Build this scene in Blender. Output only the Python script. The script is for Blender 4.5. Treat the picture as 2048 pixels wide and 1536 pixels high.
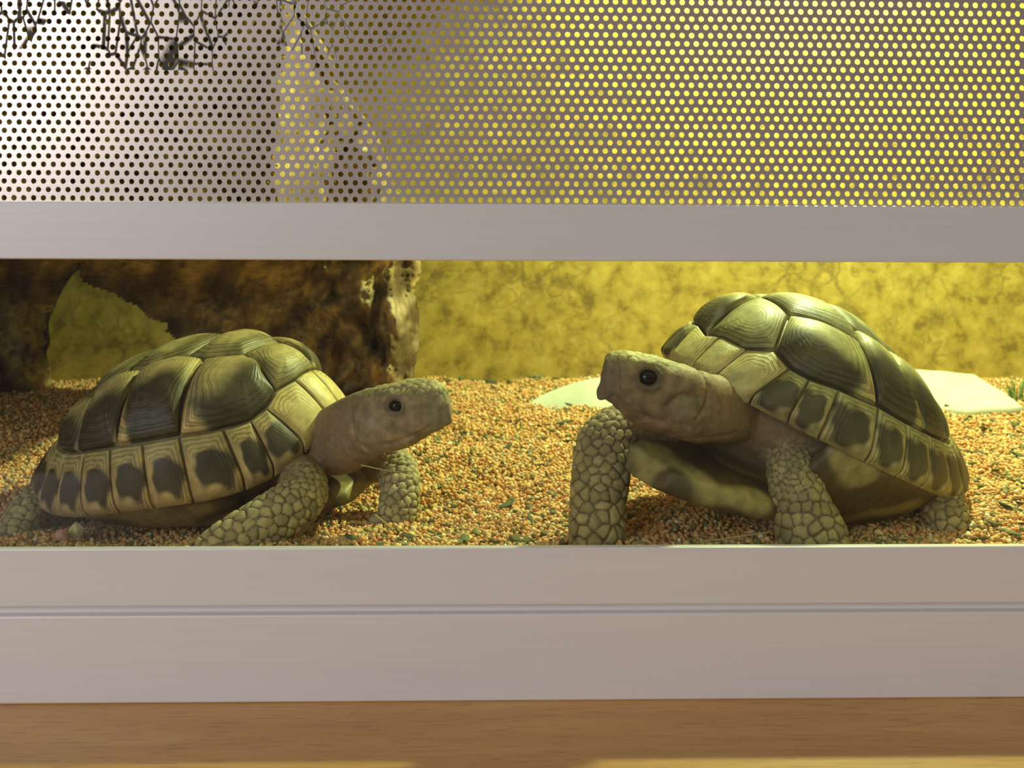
import bpy, bmesh, math, random
import numpy as np
from mathutils import Matrix, Vector, kdtree, noise as mnoise

random.seed(7)
rng = np.random.default_rng(7)
for o in list(bpy.data.objects):
    bpy.data.objects.remove(o, do_unlink=True)
COL = bpy.context.scene.collection
SC = bpy.context.scene
PI = math.pi

# ------------------------------------------------------------------ camera
F, CX, CY, D, ZC = 2215.0, 1024.0, 420.0, 0.40, 0.135
PSI, RHO = math.radians(1.5), math.radians(0.28)
fw = np.array([math.sin(PSI), math.cos(PSI), 0.0])
rt0 = np.array([math.cos(PSI), -math.sin(PSI), 0.0])
rt = rt0 * math.cos(RHO) + np.array([0, 0, 1.0]) * math.sin(RHO)
up = np.cross(rt, fw)
CAMP = np.array([0.0, -D, ZC])
cam = bpy.data.cameras.new('camera')
cam.sensor_width = 36.0
cam.lens = F / 2048 * 36.0
cam.shift_y = -(768 - CY) / 2048
cam.clip_start = 0.01
cam.dof.use_dof = True
cam.dof.focus_distance = 0.47
cam.dof.aperture_fstop = 20.0
camo = bpy.data.objects.new('camera', cam)
COL.objects.link(camo)
camo.matrix_world = Matrix([[rt[0], up[0], -fw[0], CAMP[0]], [rt[1], up[1], -fw[1], CAMP[1]],
                            [rt[2], up[2], -fw[2], CAMP[2]], [0, 0, 0, 1]])
SC.camera = camo
SC.view_settings.view_transform = 'Standard'
SC.view_settings.look = 'None'
SC.view_settings.gamma = 1.0
SC.view_settings.exposure = 0.0
SC.view_settings.use_curve_mapping = False

# ------------------------------------------------------------------ light
w = bpy.data.worlds.new('world'); SC.world = w; w.use_nodes = True
w.node_tree.nodes['Background'].inputs[0].default_value = (0.62, 0.52, 0.47, 1)
w.node_tree.nodes['Background'].inputs[1].default_value = 0.13


def area_light(name, loc, target, sx, sy, power, color):
    l = bpy.data.lights.new(name, 'AREA'); l.shape = 'RECTANGLE'; l.size = sx; l.size_y = sy
    l.energy = power; l.color = color
    o = bpy.data.objects.new(name, l); COL.objects.link(o)
    o.location = loc
    o.rotation_euler = (Vector(target) - Vector(loc)).to_track_quat('-Z', 'Y').to_euler()
    return o


area_light('window_left_offscreen', (-1.55, -2.0, 0.95), (-0.2, 0, 0.2), 1.5, 1.6, 33, (0.95, 0.97, 1.0))
LAMP = Vector((0.28, 0.34, 0.450))
sp = bpy.data.lights.new('heat_lamp_offscreen', 'SPOT'); sp.energy = 23; sp.color = (0.85, 1.0, 0.44)
sp.spot_size = math.radians(168); sp.spot_blend = 0.15; sp.shadow_soft_size = 0.012
spo = bpy.data.objects.new('heat_lamp_offscreen', sp); COL.objects.link(spo)
spo.location = LAMP


# ------------------------------------------------------------------ helpers
def P(u, v, Y):
    """point on the plane y = Y seen at photo pixel (u, v)"""
    d = fw + rt * (u - CX) / F - up * (v - CY) / F
    return CAMP + d * ((Y - CAMP[1]) / d[1])


def PF(u, v, z=0.0):
    """point at height z seen at photo pixel (u, v)"""
    d = fw + rt * (u - CX) / F - up * (v - CY) / F
    return CAMP + d * ((z - CAMP[2]) / d[2])


def pxm(p):
    return float((np.asarray(p) - CAMP) @ fw) / F


def sstep(a, b, x):
    t = np.clip((x - a) / (b - a), 0, 1)
    return t * t * (3 - 2 * t)


def mesh(name, V, Fc, mat=None, smooth=False, cols=None):
    me = bpy.data.meshes.new(name)
    V = np.asarray(V, dtype=np.float32)
    if isinstance(Fc, np.ndarray):
        n, k = Fc.shape
        me.vertices.add(len(V)); me.vertices.foreach_set('co', V.ravel())
        me.loops.add(n * k); me.loops.foreach_set('vertex_index', Fc.astype(np.int32).ravel())
        me.polygons.add(n)
        me.polygons.foreach_set('loop_start', np.arange(0, n * k, k, dtype=np.int32))
        me.update(calc_edges=True)
    else:
        me.from_pydata([tuple(map(float, p)) for p in V], [], Fc)
        me.update()
    me.validate()
    me.polygons.foreach_set('use_smooth', np.full(len(me.polygons), bool(smooth)))
    if cols is not None:
        a = me.color_attributes.new('Col', 'FLOAT_COLOR', 'POINT')
        c = np.ones((len(me.vertices), 4), np.float32); c[:, :3] = np.clip(cols, 0, 1)
        a.data.foreach_set('color', c.ravel())
    if mat:
        me.materials.append(mat)
    return me


def obj(name, me, parent=None, loc=(0, 0, 0)):
    o = bpy.data.objects.new(name, me); COL.objects.link(o)
    o.location = loc
    if parent is not None:
        o.parent = parent
    return o


def empty(name, loc=(0, 0, 0)):
    o = bpy.data.objects.new(name, None); COL.objects.link(o); o.location = loc
    o.empty_display_size = 0.02
    return o


def tag(o, label, cat, group=None, kind=None):
    o['label'] = label; o['category'] = cat
    if group: o['group'] = group
    if kind: o['kind'] = kind
    return o


def bevel_box(name, lo, hi, mat, bev=0.0008, seg=2, parent=None):
    bm = bmesh.new()
    bmesh.ops.create_cube(bm, size=1)
    lo, hi = Vector(lo), Vector(hi)
    for v in bm.verts:
        v.co = Vector([lo[i] + (v.co[i] + .5) * (hi[i] - lo[i]) for i in range(3)])
    if bev:
        bmesh.ops.bevel(bm, geom=bm.edges[:], offset=bev, segments=seg, affect='EDGES', profile=0.5)
    me = bpy.data.meshes.new(name); bm.to_mesh(me); bm.free()
    me.materials.append(mat)
    return obj(name, me, parent)


# ------------------------------------------------------------------ materials
class NT:
    def __init__(s, name):
        s.m = bpy.data.materials.new(name); s.m.use_nodes = True
        s.t = s.m.node_tree; s.n = s.t.nodes; s.b = s.n['Principled BSDF']

    def node(s, typ, **kw):
        nd = s.n.new(typ)
        for k, v in kw.items():
            if k.startswith('i_'):
                nd.inputs[k[2:].replace('_', ' ')].default_value = v
            else:
                setattr(nd, k, v)
        return nd

    def link(s, a, b): s.t.links.new(a, b)

    def coords(s, scale=(1, 1, 1), kind='Object'):
        tc = s.node('ShaderNodeTexCoord'); mp = s.node('ShaderNodeMapping')
        mp.inputs['Scale'].default_value = scale
        s.link(tc.outputs[kind], mp.inputs['Vector'])
        return mp.outputs['Vector']

    def noise(s, vec, scale, detail=4, rough=0.55, dist=0.0):
        nd = s.node('ShaderNodeTexNoise'); nd.inputs['Scale'].default_value = scale
        nd.inputs['Detail'].default_value = detail; nd.inputs['Roughness'].default_value = rough
        nd.inputs['Distortion'].default_value = dist
        s.link(vec, nd.inputs['Vector'])
        return nd.outputs['Fac']

    def ramp(s, fac, stops):
        r = s.node('ShaderNodeValToRGB')
        e = r.color_ramp.elements
        while len(e) < len(stops): e.new(0.5)
        for i, (p, c) in enumerate(stops):
            e[i].position = p; e[i].color = (*c, 1) if len(c) == 3 else c
        s.link(fac, r.inputs['Fac'])
        return r.outputs['Color']

    def mix(s, fac, a, b, mode='MIX'):
        m = s.node('ShaderNodeMix', data_type='RGBA', blend_type=mode)
        for sock, val in ((m.inputs[0], fac), (m.inputs[6], a), (m.inputs[7], b)):
            if isinstance(val, (int, float)): sock.default_value = val
            elif isinstance(val, tuple): sock.default_value = (*val, 1)
            else: s.link(val, sock)
        return m.outputs[2]

    def math(s, op, a, b=None, c=None):
        m = s.node('ShaderNodeMath', operation=op)
        for i, val in enumerate((a, b, c)):
            if val is None: continue
            if isinstance(val, (int, float)): m.inputs[i].default_value = val
            else: s.link(val, m.inputs[i])
        return m.outputs[0]

    def bump(s, h, strength=0.3, dist=0.001):
        b = s.node('ShaderNodeBump'); b.inputs['Strength'].default_value = strength
        b.inputs['Distance'].default_value = dist
        s.link(h, b.inputs['Height']); s.link(b.outputs['Normal'], s.b.inputs['Normal'])

    def set(s, **kw):
        for k, v in kw.items():
            sock = s.b.inputs[k.replace('_', ' ')]
            if isinstance(v, tuple): sock.default_value = (*v, 1) if len(v) == 3 else v
            elif isinstance(v, (int, float)): sock.default_value = v
            else: s.link(v, sock)
        return s


def mat_attr(name, rough, bump_scale, bump_str, var=0.25, spec=0.5, coat=0.0, bdist=0.0006, var_scale=300):
    """vertex-coloured organic material with fine mottling and relief"""
    t = NT(name)
    at = t.node('ShaderNodeAttribute', attribute_name='Col')
    vec = t.coords()
    n = t.noise(vec, var_scale, 5)
    k = t.ramp(n, [(0.3, (1 - var,) * 3), (0.7, (1 + var * .6,) * 3)])
    c = t.mix(1.0, at.outputs['Color'], k, 'MULTIPLY')
    t.set(Base_Color=c, Roughness=rough, Specular_IOR_Level=spec, Coat_Weight=coat, Coat_Roughness=0.25)
    t.bump(t.noise(vec, bump_scale, 6, 0.65), bump_str, bdist)
    return t.m


M = {}
# satin anodised aluminium
t = NT('satin_aluminium'); vec = t.coords((1.5, 300, 300)); n = t.noise(vec, 6, 3)
t.set(Base_Color=t.ramp(n, [(0.3, (0.84, 0.80, 0.785)), (0.7, (0.88, 0.84, 0.825))]), Metallic=0.10, Roughness=0.42)
t.bump(n, 0.05, 0.0003); M['alu'] = t.m
# perforated sheet with dark lines, denser on the left of the upper part
t = NT('perforated_aluminium')
vec = t.coords((1, 1, 1))
sep = t.node('ShaderNodeSeparateXYZ'); t.link(vec, sep.inputs[0])
vs = t.coords((1.0, 1.0, 0.42))
vo = t.node('ShaderNodeTexVoronoi', feature='DISTANCE_TO_EDGE'); vo.inputs['Scale'].default_value = 190
t.link(vs, vo.inputs['Vector'])
line = t.math('SUBTRACT', 1.0, t.math('SMOOTH_MIN', t.math('MULTIPLY', vo.outputs['Distance'], 15.0), 1.0, 0.05))
hi = t.math('GREATER_THAN', sep.outputs['Z'], 0.1845)
lft = t.math('MULTIPLY', t.math('GREATER_THAN', t.noise(vec, 30, 2), 0.44), t.ramp(t.math('MULTIPLY_ADD', sep.outputs['X'], 2.0, 0.5), [(0.1, (1.0,) * 3), (0.5, (0.15,) * 3)]))
dark_lines = t.math('MINIMUM', t.math('MULTIPLY', t.math('MULTIPLY', t.math('MULTIPLY', line, hi), lft), 2.2), 1.0)
t.set(Base_Color=t.mix(dark_lines, (0.78, 0.67, 0.61), (0.05, 0.045, 0.04)), Metallic=t.math('MULTIPLY_ADD', dark_lines, -0.60, 0.60),
      Roughness=t.math('ADD', 0.25, t.math('MULTIPLY', dark_lines, 0.4)))
t.bump(t.noise(t.coords((8, 1, 220)), 5, 2), 0.05, 0.0003); M['perf'] = t.m
# glass (thin): transparent plus fresnel reflection, faint dust
t = NT('window_glass'); t.n.remove(t.b)
tr = t.node('ShaderNodeBsdfTransparent'); tr.inputs[0].default_value = (0.97, 0.985, 0.96, 1)
gl = t.node('ShaderNodeBsdfGlossy'); gl.inputs['Roughness'].default_value = 0.03
fr = t.node('ShaderNodeFresnel'); fr.inputs[0].default_value = 1.45
mx = t.node('ShaderNodeMixShader'); t.link(t.math('MULTIPLY', fr.outputs[0], 0.5), mx.inputs[0])
t.link(tr.outputs[0], mx.inputs[1]); t.link(gl.outputs[0], mx.inputs[2])
du = t.node('ShaderNodeBsdfDiffuse'); du.inputs[0].default_value = (0.8, 0.8, 0.75, 1)
dn = t.noise(t.coords((1, 1, 1)), 900, 2)
dust = t.math('MULTIPLY', t.math('GREATER_THAN', dn, 0.80), 0.5)
smear = t.math('MULTIPLY', t.noise(t.coords((60, 1, 6)), 3, 3), 0.012)
m2 = t.node('ShaderNodeMixShader'); t.link(t.math('ADD', dust, smear), m2.inputs[0])
t.link(mx.outputs[0], m2.inputs[1]); t.link(du.outputs[0], m2.inputs[2])
t.link(m2.outputs[0], t.n['Material Output'].inputs['Surface']); M['glass'] = t.m
# beech
t = NT('beech_wood'); vec = t.coords((1.0, 9.0, 9.0)); n1 = t.noise(vec, 9, 5, 0.6, 0.6)
fl = t.noise(t.coords((40, 420, 420)), 1.6, 2)
base = t.ramp(n1, [(0.25, (0.56, 0.255, 0.05)), (0.55, (0.68, 0.35, 0.08)), (0.8, (0.76, 0.44, 0.125))])
t.set(Base_Color=t.mix(t.ramp(fl, [(0.56, (0, 0, 0)), (0.66, (0.55,) * 3)]), base, (0.40, 0.16, 0.035)), Roughness=0.38, Coat_Weight=0.15)
t.bump(n1, 0.04, 0.0004); M['beech'] = t.m
# yellow mottled back board
t = NT('ochre_backdrop'); vec = t.coords()
wr = t.node('ShaderNodeVectorMath', operation='MULTIPLY_ADD')
nz = t.node('ShaderNodeTexNoise'); nz.inputs['Scale'].default_value = 22; nz.inputs['Detail'].default_value = 5; t.link(vec, nz.inputs['Vector'])
t.link(nz.outputs['Color'], wr.inputs[0]); wr.inputs[1].default_value = (0.10, 0.10, 0.10); t.link(vec, wr.inputs[2])
vo = t.node('ShaderNodeTexVoronoi', feature='DISTANCE_TO_EDGE'); vo.inputs['Scale'].default_value = 40
t.link(wr.outputs[0], vo.inputs['Vector'])
crack = t.ramp(vo.outputs['Distance'], [(0.0, (0.9,) * 3), (0.10, (0.0,) * 3)])
crk = t.math('MULTIPLY', crack, t.ramp(t.noise(vec, 18, 3), [(0.44, (0,) * 3), (0.66, (0.85,) * 3)]))
blot = t.ramp(t.noise(vec, 55, 6, 0.68, 0.15), [(0.36, (0.21, 0.145, 0.028)), (0.47, (0.39, 0.285, 0.052)), (0.66, (0.55, 0.41, 0.10))])
t.set(Base_Color=t.mix(crk, blot, (0.17, 0.12, 0.03)), Roughness=0.6)
t.bump(t.noise(vec, 60, 6), 0.15, 0.002); M['ochre'] = t.m
# inner board
t = NT('inner_board'); t.set(Base_Color=t.ramp(t.noise(t.coords((2, 2, 20)), 6, 4), [(0.3, (0.07, 0.045, 0.022)), (0.7, (0.11, 0.07, 0.035))]), Roughness=0.6); M['board'] = t.m
# pale stone
t = NT('pale_stone'); n = t.noise(t.coords(), 60, 6)
t.set(Base_Color=t.ramp(n, [(0.3, (0.46, 0.48, 0.42)), (0.7, (0.60, 0.63, 0.56))]), Roughness=0.75); t.bump(n, 0.3, 0.002); M['stone'] = t.m
t = NT('dark_horn'); t.set(Base_Color=(0.20, 0.15, 0.09), Roughness=0.45); M['claw'] = t.m
t = NT('wet_eye'); t.set(Base_Color=(0.008, 0.005, 0.004), Roughness=0.10, Specular_IOR_Level=0.35); M['eye'] = t.m
t = NT('straw'); t.set(Base_Color=t.ramp(t.noise(t.coords(), 200, 2), [(0.3, (0.30, 0.24, 0.09)), (0.7, (0.48, 0.40, 0.17))]), Roughness=0.6); M['straw'] = t.m
t = NT('sprout_green'); t.set(Base_Color=t.ramp(t.noise(t.coords(), 200, 2), [(0.3, (0.10, 0.20, 0.05)), (0.7, (0.25, 0.38, 0.12))]), Roughness=0.6); M['sprout'] = t.m
t = NT('lamp_enamel'); t.set(Base_Color=(0.75, 0.75, 0.72), Roughness=0.35, Metallic=0.3); M['enamel'] = t.m
t = NT('lamp_bulb'); t.set(Base_Color=(0.85, 0.85, 0.78), Roughness=0.2); M['bulb'] = t.m
M['grain'] = mat_attr('gravel_grains', 0.7, 900, 0.25, 0.18)
M['chip'] = mat_attr('plant_fragments', 0.8, 500, 0.4, 0.3)
M['bark'] = mat_attr('rough_bark', 0.85, 220, 0.8, 0.45, spec=0.25, bdist=0.003, var_scale=120)
M['skin'] = mat_attr('tortoise_skin', 0.62, 700, 0.35, 0.22, spec=0.35, bdist=0.0006, var_scale=420)
M['shellin'] = mat_attr('shell_horn_inner', 0.5, 500, 0.3, 0.25)
# scute horn: growth rings follow the stored ring coordinate
t = NT('scute_horn')
at = t.node('ShaderNodeAttribute', attribute_name='Col')
rg = t.node('ShaderNodeAttribute', attribute_name='ring')
vec = t.coords()
wob = t.math('ADD', t.math('MULTIPLY', t.noise(vec, 170, 4, 0.6), 0.045), t.math('MULTIPLY', t.noise(vec, 40, 2), 0.08))
ph = t.math('MULTIPLY', t.math('ADD', rg.outputs['Fac'], wob), 150.0)
sn = t.math('SINE', ph)
sn2 = t.math('SINE', t.math('MULTIPLY', ph, 0.37))
fade = t.ramp(rg.outputs['Fac'], [(0.30, (1,) * 3), (0.62, (0.0,) * 3)])
patch = t.ramp(t.noise(vec, 90, 3), [(0.35, (0.25,) * 3), (0.62, (1,) * 3)])
lines = t.math('MULTIPLY', t.math('MULTIPLY', t.math('POWER', t.math('MULTIPLY_ADD', sn, 0.5, 0.5), 2.2), fade), patch)
hh = t.math('ADD', t.math('MULTIPLY', lines, -1.0), t.math('MULTIPLY', t.math('MULTIPLY', sn2, fade), 0.35))
k = t.ramp(t.math('MULTIPLY_ADD', t.math('MULTIPLY', sn2, fade), 0.22, t.math('MULTIPLY_ADD', lines, -0.5, 0.5)), [(0.0, (0.42, 0.40, 0.36)), (0.5, (1.0, 1.0, 1.0)), (0.75, (1.25, 1.22, 1.12))])
c = t.mix(1.0, at.outputs['Color'], k, 'MULTIPLY')
mt = t.ramp(t.noise(vec, 240, 5), [(0.3, (0.75,) * 3), (0.7, (1.2,) * 3)])
t.set(Base_Color=t.mix(1.0, c, mt, 'MULTIPLY'), Roughness=t.math('MULTIPLY_ADD', t.noise(vec, 120, 3), 0.25, 0.34), Specular_IOR_Level=0.38)
t.bump(t.math('MULTIPLY_ADD', t.noise(vec, 500, 4), 0.6, hh), 0.28, 0.0004); M['scute'] = t.m

# ------------------------------------------------------------------ desk and terrarium
ZB = -0.0396                                  # desk top
desk = empty('desk', (0, 0.1, ZB))
tag(desk, 'beech wood desk top under the terrarium', 'desk')
o = bevel_box('desk_top', (-0.9, -0.34, -0.028), (0.9, 0.62, 0.0), M['beech'], 0.002, 2, desk)
o.location = (0, -0.1, 0)
terr = empty('terrarium', (0, 0, ZB))
tag(terr, 'aluminium framed terrarium with perforated vent sheet over a glass pane', 'terrarium')


def tpart(name, lo, hi, m, bev=0.0008, seg=2):
    o = bevel_box(name, lo, hi, m, bev, seg, terr)
    o.location = (0, 0, -ZB)
    return o


XW = 0.56
ZT = 0.52
tpart('base_profile', (-XW, -0.0065, ZB), (XW, 0.010, -0.0085), M['alu'], 0.0008, 3)
tpart('groove_channel', (-XW, -0.0025, -0.0100), (XW, 0.009, -0.0045), M['alu'], 0.0, 1)
tpart('lower_rail', (-XW, -0.006, -0.0056), (XW, -0.0026, 0.0148), M['alu'], 0.0005, 2)
tpart('glass_channel', (-XW, -0.0030, -0.0050), (XW, 0.0098, 0.0030), M['alu'], 0.0, 1)
tpart('upper_rail', (-XW, -0.006, 0.1169), (XW, -0.0026, 0.1371), M['alu'], 0.0006, 2)
tpart('top_rail', (-XW, -0.006, 0.2395), (XW, 0.0035, 0.262), M['alu'], 0.0006, 2)
tpart('front_board', (-XW, -0.004, 0.262), (XW, 0.006, ZT), M['board'], 0.0005, 1)
tpart('glass_pane', (-XW + .01, -0.0024, 0.002), (XW - .01, 0.0006, 0.1300), M['glass'], 0.0002, 1)
YB = 0.493
tpart('back_panel', (-XW, YB, ZB), (XW, YB + 0.012, ZT), M['ochre'], 0.0, 1)
tpart('side_panel', (-XW - 0.016, -0.006, ZB), (-XW, YB + 0.012, ZT), M['board'], 0.0005, 1)
tpart('side_panel', (XW, -0.006, ZB), (XW + 0.016, YB + 0.012, ZT), M['board'], 0.0005, 1)
tpart('floor_panel', (-XW, 0.010, ZB), (XW, YB, ZB + 0.010), M['board'], 0.0, 1)
tpart('lid', (-XW - 0.016, -0.006, ZT), (XW + 0.016, YB + 0.012, ZT + 0.014), M['board'], 0.0005, 1)


def perforated(p=0.00347, r=0.00102, th=0.0005, x0=-0.400, x1=0.420, z0=0.1325, z1=0.243, Y0=0.0):
    rows = int((z1 - z0) / (p * .8660254)) + 1
    cols = int((x1 - x0) / p) + 1
    ci, ri = np.meshgrid(np.arange(cols), np.arange(rows))
    cx = x0 + ci * p + (ri % 2) * p / 2
    cz = z0 + ri * p * .8660254
    ctr = np.stack([cx.ravel(), cz.ravel()], -1)
    k = 12
    a = np.arange(k) * 2 * PI / k + PI / 6
    R = p / math.sqrt(3)
    hexr = np.where(np.arange(k) % 2 == 0, R * math.cos(PI / 6), R)
    # flat-to-flat along x: edge mids at 0,60.. corners at 30,90..
    hexr = np.where(np.arange(k) % 2 == 1, R * math.cos(PI / 6), R)
    outer = np.stack([np.cos(a) * hexr, np.sin(a) * hexr], -1)
    inner = np.stack([np.cos(a) * r, np.sin(a) * r], -1)
    cell = np.concatenate([np.c_[outer[:, 0], np.zeros(k), outer[:, 1]], np.c_[inner[:, 0], np.zeros(k), inner[:, 1]],
                           np.c_[inner[:, 0], np.full(k, th), inner[:, 1]]])
    fc = []
    for i in range(k):
        j = (i + 1) % k
        fc += [(i, j, k + j, k + i), (k + i, k + j, 2 * k + j, 2 * k + i)]
    fc = np.array(fc)
    n = len(ctr)
    V = cell[None] + np.c_[ctr[:, 0], np.full(n, Y0), ctr[:, 1]][:, None]
    Fc = fc[None] + (np.arange(n) * len(cell))[:, None, None]
    V = V.reshape(-1, 3); Fc = Fc.reshape(-1, 4)
    # plain margins left and right of the punched field
    b = len(V); ex = []
    for (a0, a1) in ((-XW, x0 - p * .2), (x1 - p * .6, XW)):
        for y in (Y0 + .0001, Y0 + th - .0001):
            ex.append([(a0, y, z0), (a1, y, z0), (a1, y, z1), (a0, y, z1)])
    V = np.concatenate([V, np.array(ex).reshape(-1, 3)])
    Fc = np.concatenate([Fc, b + np.arange(len(ex) * 4).reshape(-1, 4)])
    return mesh('perforated_sheet', V, Fc, M['perf'])


ps = obj('perforated_sheet', perforated(), terr, (0, 0, -ZB))
ps['label'] = 'satin metal vent sheet with staggered round holes'

# lamp hanging from the lid
def lathe(name, prof, mat, parent, seg=32, loc=(0, 0, 0)):
    V = []; Fc = []
    for (r, z) in prof:
        for i in range(seg):
            V.append((r * math.cos(2 * PI * i / seg), r * math.sin(2 * PI * i / seg), z))
    for a in range(len(prof) - 1):
        for i in range(seg):
            j = (i + 1) % seg
            Fc.append((a * seg + i, a * seg + j, (a + 1) * seg + j, (a + 1) * seg + i))
    return obj(name, mesh(name, V, Fc, mat, True), parent, loc)


def dome_lamp(name, at, label):
    top = at.z + 0.058
    lamp = empty(name, (at.x, at.y, top)); tag(lamp, label, 'lamp')
    if ZT - top > 0.02:
        lathe('lamp_cord', [(0.0001, ZT - top + .001), (0.003, ZT - top + .001), (0.003, -0.002), (0.0001, -0.002)], M['enamel'], lamp, 10)
    lathe('lamp_socket', [(0.0001, 0), (0.016, 0), (0.016, -0.024), (0.012, -0.026), (0.0001, -0.026)], M['enamel'], lamp)
    lathe('lamp_shade', [(0.014, -0.016), (0.026, -0.019), (0.036, -0.030), (0.040, -0.044), (0.041, -0.044), (0.037, -0.029), (0.027, -0.017), (0.014, -0.014)], M['enamel'], lamp)
    lathe('bulb', [(0.0001, -0.026), (0.010, -0.027), (0.013, -0.033), (0.017, -0.040), (0.018, -0.045), (0.015, -0.049), (0.0001, -0.051)], M['bulb'], lamp)
    return lamp


lamp = dome_lamp('heat_lamp', LAMP, 'white metal dome heat lamp hanging under the lid above the white stone')
# unseen plate added beside the lamp to cut light on the back wall
e0, e1_ = np.array((0.2098, 0.36, 0.3985)), np.array((0.2098, 0.47, 0.4719))
pv = []
for dx in (0, .0015):
    pv += [e0 + [dx, 0, 0], e1_ + [dx, 0, 0], (e1_[0] + dx, e1_[1], ZT - .001), (e0[0] + dx, e0[1], ZT - .001)]
pv = np.array(pv) - [LAMP.x, LAMP.y, LAMP.z + 0.058]
obj('light_blocker_plate', mesh('light_blocker_plate', pv, [(0, 1, 2, 3), (7, 6, 5, 4), (0, 4, 5, 1), (1, 5, 6, 2), (2, 6, 7, 3), (3, 7, 4, 0)], M['enamel']), lamp)

# ------------------------------------------------------------------ gravel bed
def hnoise(x, y):
    return (0.0016 * np.sin(x * 37 + 1.3) * np.cos(y * 31 + .5) + 0.0010 * np.sin(x * 91 + y * 73) + 0.0007 * np.cos(x * 150 - y * 121 + 2.0))


def floor_z(x, y):
    x = np.asarray(x, float); y = np.asarray(y, float)
    dip = np.exp(-(((x + .15) / .11) ** 2 + ((y - .118) / .058) ** 2) ** 1.5)
    return hnoise(x, y) - 0.0012 - .011 * dip


ICO_V = None
bm = bmesh.new(); bmesh.ops.create_icosphere(bm, subdivisions=1, radius=1.0)
ICO_V = np.array([v.co[:] for v in bm.verts]); ICO_F = np.array([[v.index for v in f.verts] for f in bm.faces]); bm.free()
OCT_V = np.array([(1, 0, 0), (-1, 0, 0), (0, 1, 0), (0, -1, 0), (0, 0, 1), (0, 0, -1)], float)
OCT_F = np.array([(0, 2, 4), (2, 1, 4), (1, 3, 4), (3, 0, 4), (2, 0, 5), (1, 2, 5), (3, 1, 5), (0, 3, 5)])


def randrot(n):
    q = rng.normal(size=(n, 4)); q /= np.linalg.norm(q, axis=1)[:, None]
    w_, x, y, z = q.T
    return np.stack([np.stack([1 - 2 * (y * y + z * z), 2 * (x * y - z * w_), 2 * (x * z + y * w_)], -1),
                     np.stack([2 * (x * y + z * w_), 1 - 2 * (x * x + z * z), 2 * (y * z - x * w_)], -1),
                     np.stack([2 * (x * z - y * w_), 2 * (y * z + x * w_), 1 - 2 * (x * x + y * y)], -1)], 1)


def scatter_grains():
    Vs, Fs, Cs = [], [], []
    base = 0
    for (x0, x1, y0, y1, sp_, bv, bf, far) in ((-.34, .36, 0.012, 0.25, 0.00188, ICO_V, ICO_F, 0), (-.553, .553, 0.25, 0.491, 0.00245, OCT_V, OCT_F, 1),
                                               (-.553, -.34, 0.012, 0.25, 0.00245, OCT_V, OCT_F, 1), (.36, .553, 0.012, 0.25, 0.00245, OCT_V, OCT_F, 1)):
        ys = np.arange(y0, y1, sp_); xs = np.arange(x0, x1, sp_)
        X, Y = np.meshgrid(xs, ys); X = X.ravel(); Y = Y.ravel()
        X = X + rng.uniform(-.5, .5, X.size) * sp_; Y = Y + rng.uniform(-.5, .5, X.size) * sp_
        n = len(X)
        Z = floor_z(X, Y) + rng.uniform(-.0012, .0009, n)
        s = rng.lognormal(0, .22, (n, 1)) * np.array([[0.00125, 0.00105, 0.00092]]) * rng.uniform(.8, 1.2, (n, 3)) * (1.12 if far else 1.0)
        R = randrot(n)
        bj = bv[None] * (1 + rng.uniform(-.22, .22, (n, len(bv), 1)))
        V = np.einsum('nij,nkj->nki', R, bj * s[:, None])
        V *= 1.0
        V += np.stack([X, Y, Z], -1)[:, None]
        pick = rng.random(n)
        patch = np.sin(X * 61 + 2 * np.sin(Y * 43)) * np.cos(Y * 57 + 1.5 * np.sin(X * 38)) + .5 * np.sin(X * 140 + Y * 117)
        deb = (patch > .45) & (rng.random(n) < np.where(Y < .16, .24, .18)); pick[deb] = rng.uniform(.865, .98, deb.sum())
        col = np.empty((n, 3))
        pal = np.array([(0.72, 0.37, 0.14), (0.76, 0.47, 0.21), (0.60, 0.27, 0.09), (0.80, 0.57, 0.32), (0.66, 0.45, 0.19), (0.16, 0.17, 0.07), (0.30, 0.25, 0.12), (0.85, 0.80, 0.66)])
        idx = np.searchsorted(np.cumsum([.27, .24, .15, .10, .13, .055, .045]), pick)
        col = pal[idx] * rng.uniform(.82, 1.12, (n, 1))
        k = len(bv)
        Vs.append(V.reshape(-1, 3)); Cs.append(np.repeat(col, k, 0))
        Fs.append((bf[None] + (np.arange(n) * k)[:, None, None]).reshape(-1, 3) + base)
        base += n * k
    # the bed below the grains
    gx = np.linspace(-.555, .555, 90); gy = np.linspace(0.0105, YB - .0005, 45)
    X, Y = np.meshgrid(gx, gy)
    V = np.stack([X.ravel(), Y.ravel(), floor_z(X, Y).ravel() - 0.0012], -1)
    f = []
    for j in range(44):
        for i in range(89):
            a = j * 90 + i
            f += [(a, a + 1, a + 91), (a, a + 91, a + 90)]
    Vs.append(V); Fs.append(np.array(f) + base); Cs.append(np.tile((0.52, 0.29, 0.11), (len(V), 1)))
    return mesh('gravel', np.concatenate(Vs), np.concatenate(Fs), M['grain'], True, np.concatenate(Cs))


g = obj('gravel', scatter_grains())
tag(g, 'orange gravel spread over the terrarium floor', 'gravel', kind='stuff')


# ------------------------------------------------------------------ bark cave
def inpoly(u, v, poly):
    c = np.zeros(u.shape, bool); n = len(poly)
    for i in range(n):
        x1, y1 = poly[i]; x2, y2 = poly[(i + 1) % n]
        m = ((y1 > v) != (y2 > v)) & (u < (x2 - x1) * (v - y1) / (y2 - y1 + 1e-9) + x1)
        c ^= m
    return c


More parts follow.
